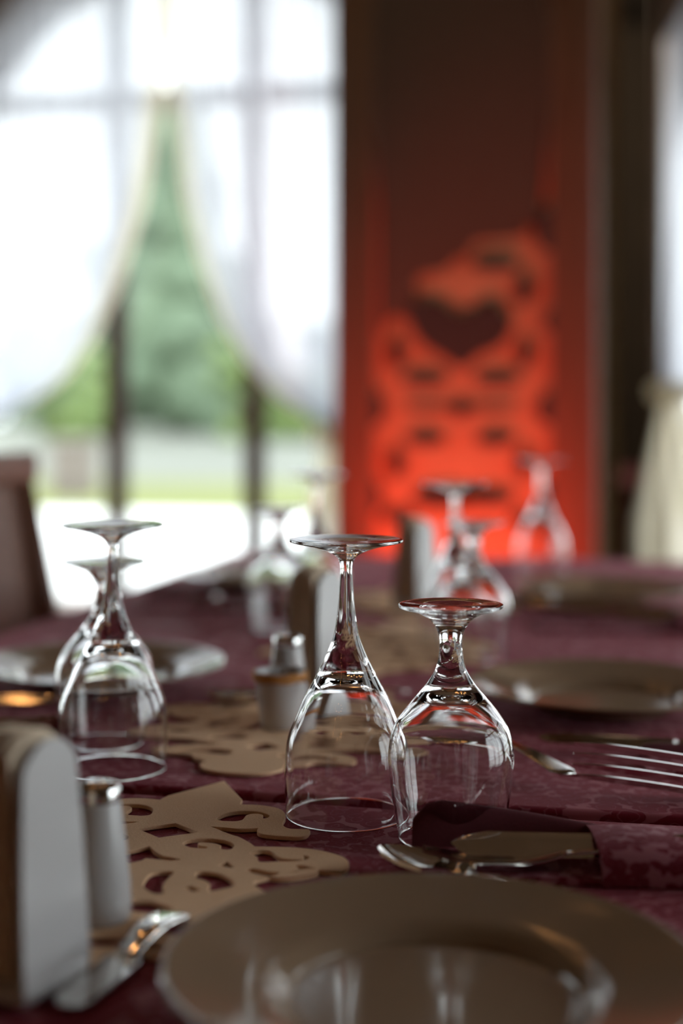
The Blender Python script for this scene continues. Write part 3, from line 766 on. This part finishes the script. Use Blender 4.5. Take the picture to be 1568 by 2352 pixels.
# ------------------------------------------------------------------ cruets and napkin holders
def shaker(px, py, lab):
    p = P(px, py, .003)
    r_ = empty('salt_shaker', (p.x, p.y, TZ+.0034), 0, lab, 'shaker', 'white shakers')
    MB().lathe([(0,0),(.0175,0),(.0192,.002),(.0195,.010),(.0185,.024),(.0160,.046),(.0135,.064),(.0128,.067),(0,.067)], 64).build('body', M['whiteware'], r_)
    cp = MB().lathe([(.0131,.0665),(.0134,.068),(.0134,.073),(.0120,.0755),(.006,.077),(0,.0772)], 48).build('cap', M['chrome'], r_)
    hl = MB()
    for k in range(6):
        a_ = k*PI/3; hl.lathe([(0,.0772),(.0009,.0772),(.0009,.0762),(0,.0762)], 10, (.006*math.cos(a_), .006*math.sin(a_), .0002))
    hl.build('pour_hole', M['black'], cp)
    r_.scale = (.93,)*3
    return r_
shaker(222, 2112, 'white conical shaker with a shiny perforated cap at the left, touching the front napkin holder')
shaker(660, 1650, 'blurred white conical shaker rising behind the twine-tied cup')
p = P(643, 1672, .003)
cup = empty('toothpick_cup', (p.x, p.y, TZ+.0034), 0, 'small white cup tied with orange twine, left of the tall middle glass', 'cup')
MB().lathe([(0,0),(.0150,0),(.0165,.002),(.0185,.020),(.0205,.040),(.0212,.0465),(.0206,.0475),(.0198,.0465),(.0175,.020),(.015,.005),(0,.004)], 64).build('body', M['whiteware'], cup)
tw = MB()
for q_ in range(3):
    tw.sweep([((.0218)*math.cos(t*2*PI/40), (.0218)*math.sin(t*2*PI/40), .041+.0024*q_+.0006*math.sin(t*.9+q_)) for t in range(41)], .0014, 8, 1., False)
tw.build('twine', M['twine'], cup)
tk = MB().sweep([(.0215,-.004,.043),(.027,-.010,.040),(.030,-.012,.034)], .0012, 6).build('twine_end', M['twine'], cup)

def holder(loc, rz, lab, H=.108):
    r_ = empty('napkin_holder', loc, rz, lab, 'napkin holder', 'white napkin holders')
    MB().rbox(-.026, .026, -.021, .021, 0, .010, .004).build('base', M['whiteware'], r_)
    for sy in (-1, 1):
        def side(a, b, off=0.):
            x = (a-.5)*.050*(1-.20*b**2); z = .006+H*b*(1-.10*abs(2*a-1)**2.5)
            return Vector((x, sy*(.0205-.0045*b+off), z))
        solid_grid(lambda a, b: side(a, b), lambda a, b: side(a, b, -.0026), 20, 12).build('side_panel', M['whiteware'], r_)
    for k in range(9):
        y = -.0120+.0030*k
        def nap(a, b, off=0.):
            x = (a-.5)*.044*(1-.08*b)-.003*b; z = .011+(H-.002+.0022*math.sin(k*2.1))*b*(1-.07*abs(2*a-1)**2)
            return Vector((x, y*(1-.12*b)+off+.0006*math.sin(a*7+k), z))
        solid_grid(lambda a, b: nap(a, b), lambda a, b: nap(a, b, .0020), 10, 6).build('paper_napkin', M['paper'], r_)
    return r_
p = P(50, 2262, .003); holder((p.x, p.y, TZ+.0034), R(77), 'large blurred white napkin holder with cream napkins at the left edge')
p = P(728, 1597, .003); holder((p.x, p.y, TZ+.0034), R(68), 'blurred white napkin holder standing behind the tall middle glass')
p = P(955, 1395, .003); holder((p.x, p.y, TZ+.0034), R(66), 'blurred napkin holder before the red panel, left of the far goblet')

# ------------------------------------------------------------------ chairs
def chair(loc, rz, lab, m=None):
    m = m or M['chair']
    r_ = empty('dining_chair', loc, rz, lab, 'chair', 'brown wooden dining chairs')
    # local: seat faces +x, back at -x
    MB().rbox(-.20, .22, -.215, .215, .42, .455, .01).build('seat', m, r_)
    MB().rbox(-.18, .21, -.20, .20, .455, .485, .014).build('cushion', M['cushion'], r_)
    for sy in (-1, 1):
        MB().sweep([(.19, sy*.185, 0), (.195, sy*.185, .42)], [.016, .021], 8).build('leg', m, r_)
        MB().sweep([(-.24, sy*.195, 0), (-.19, sy*.195, .30), (-.185, sy*.195, .46), (-.205, sy*.20, .70), (-.25, sy*.20, .93)], [.017, .021, .022, .021, .018], 8).build('back_post', m, r_)
    def bk(a, b, off=0.):
        z = .56+.36*b; x = -.197-.055*((z-.55)/.37)**1.3-.012*math.cos((a-.5)*PI)
        return Vector((x-off, (a-.5)*.40, z))
    solid_grid(lambda a, b: bk(a, b), lambda a, b: bk(a, b, .018), 16, 10).build('backrest', m, r_)
    MB().rbox(-.262, -.225, -.225, .225, .895, .945, .01).build('top_rail', m, r_)
    for sy in (-1, 1):
        MB().sweep([(-.215, sy*.19, .22), (.192, sy*.185, .22)], .010, 8).build('stretcher', m, r_)
    return r_
chair((-.755, 2.03, 0), 0, 'brown wooden chair whose back fills the left edge of the photo')

# ceiling chandelier with warm bulbs (above the frame)
def chandelier(u, v, lab):
    r_ = empty('chandelier', (u, v, RH), 0, lab, 'lamp')
    MB().sweep([(0,0,0),(0,0,-.75)], .012, 8).build('rod', M['black'], r_)
    ring = [(.38*math.cos(t*2*PI/32), .38*math.sin(t*2*PI/32), -.75) for t in range(33)]
    MB().sweep(ring, .014, 8, 1., False).build('ring', M['black'], r_)
    for k in range(2): 
        a_ = k*PI/2; MB().sweep([(-.38*math.cos(a_), -.38*math.sin(a_), -.75), (.38*math.cos(a_), .38*math.sin(a_), -.75)], .009, 8).build('arm', M['black'], r_)
    for k in range(8):
        a_ = k*PI/4
        b_ = MB().lathe([(0,-.05),(.012,-.046),(.022,-.025),(.020,-.005),(.012,.01),(0,.012)], 16).build('bulb', M['bulb'], r_)
        b_.location = (.38*math.cos(a_), .38*math.sin(a_), -.78)
chandelier(-1.0, 2.7, 'iron ring chandelier with warm bulbs hanging above the table')
chandelier(-.6, -1.2, 'iron ring chandelier with warm bulbs behind the camera')

nl = empty('nook_fill_lamp', (-.30, 5.2, 2.74), 0, 'small added fill lamp, unseen under the ceiling of the dark nook', 'lamp')  # lamp added to brighten the nook table; no such source is seen
MB().lathe([(0,-.03),(.03,-.03),(.045,.0),(.03,.05),(0,.05)], 20).build('shade', M['bulb2'], nl)
nld = bpy.data.lights.new('nook_fill', 'POINT'); nld.energy = 50.; nld.color = (1, .8, .6); nld.shadow_soft_size = .05
o = bpy.data.objects.new('nook_fill', nld); C.objects.link(o); o.location = (-.30, 5.2, 2.55)
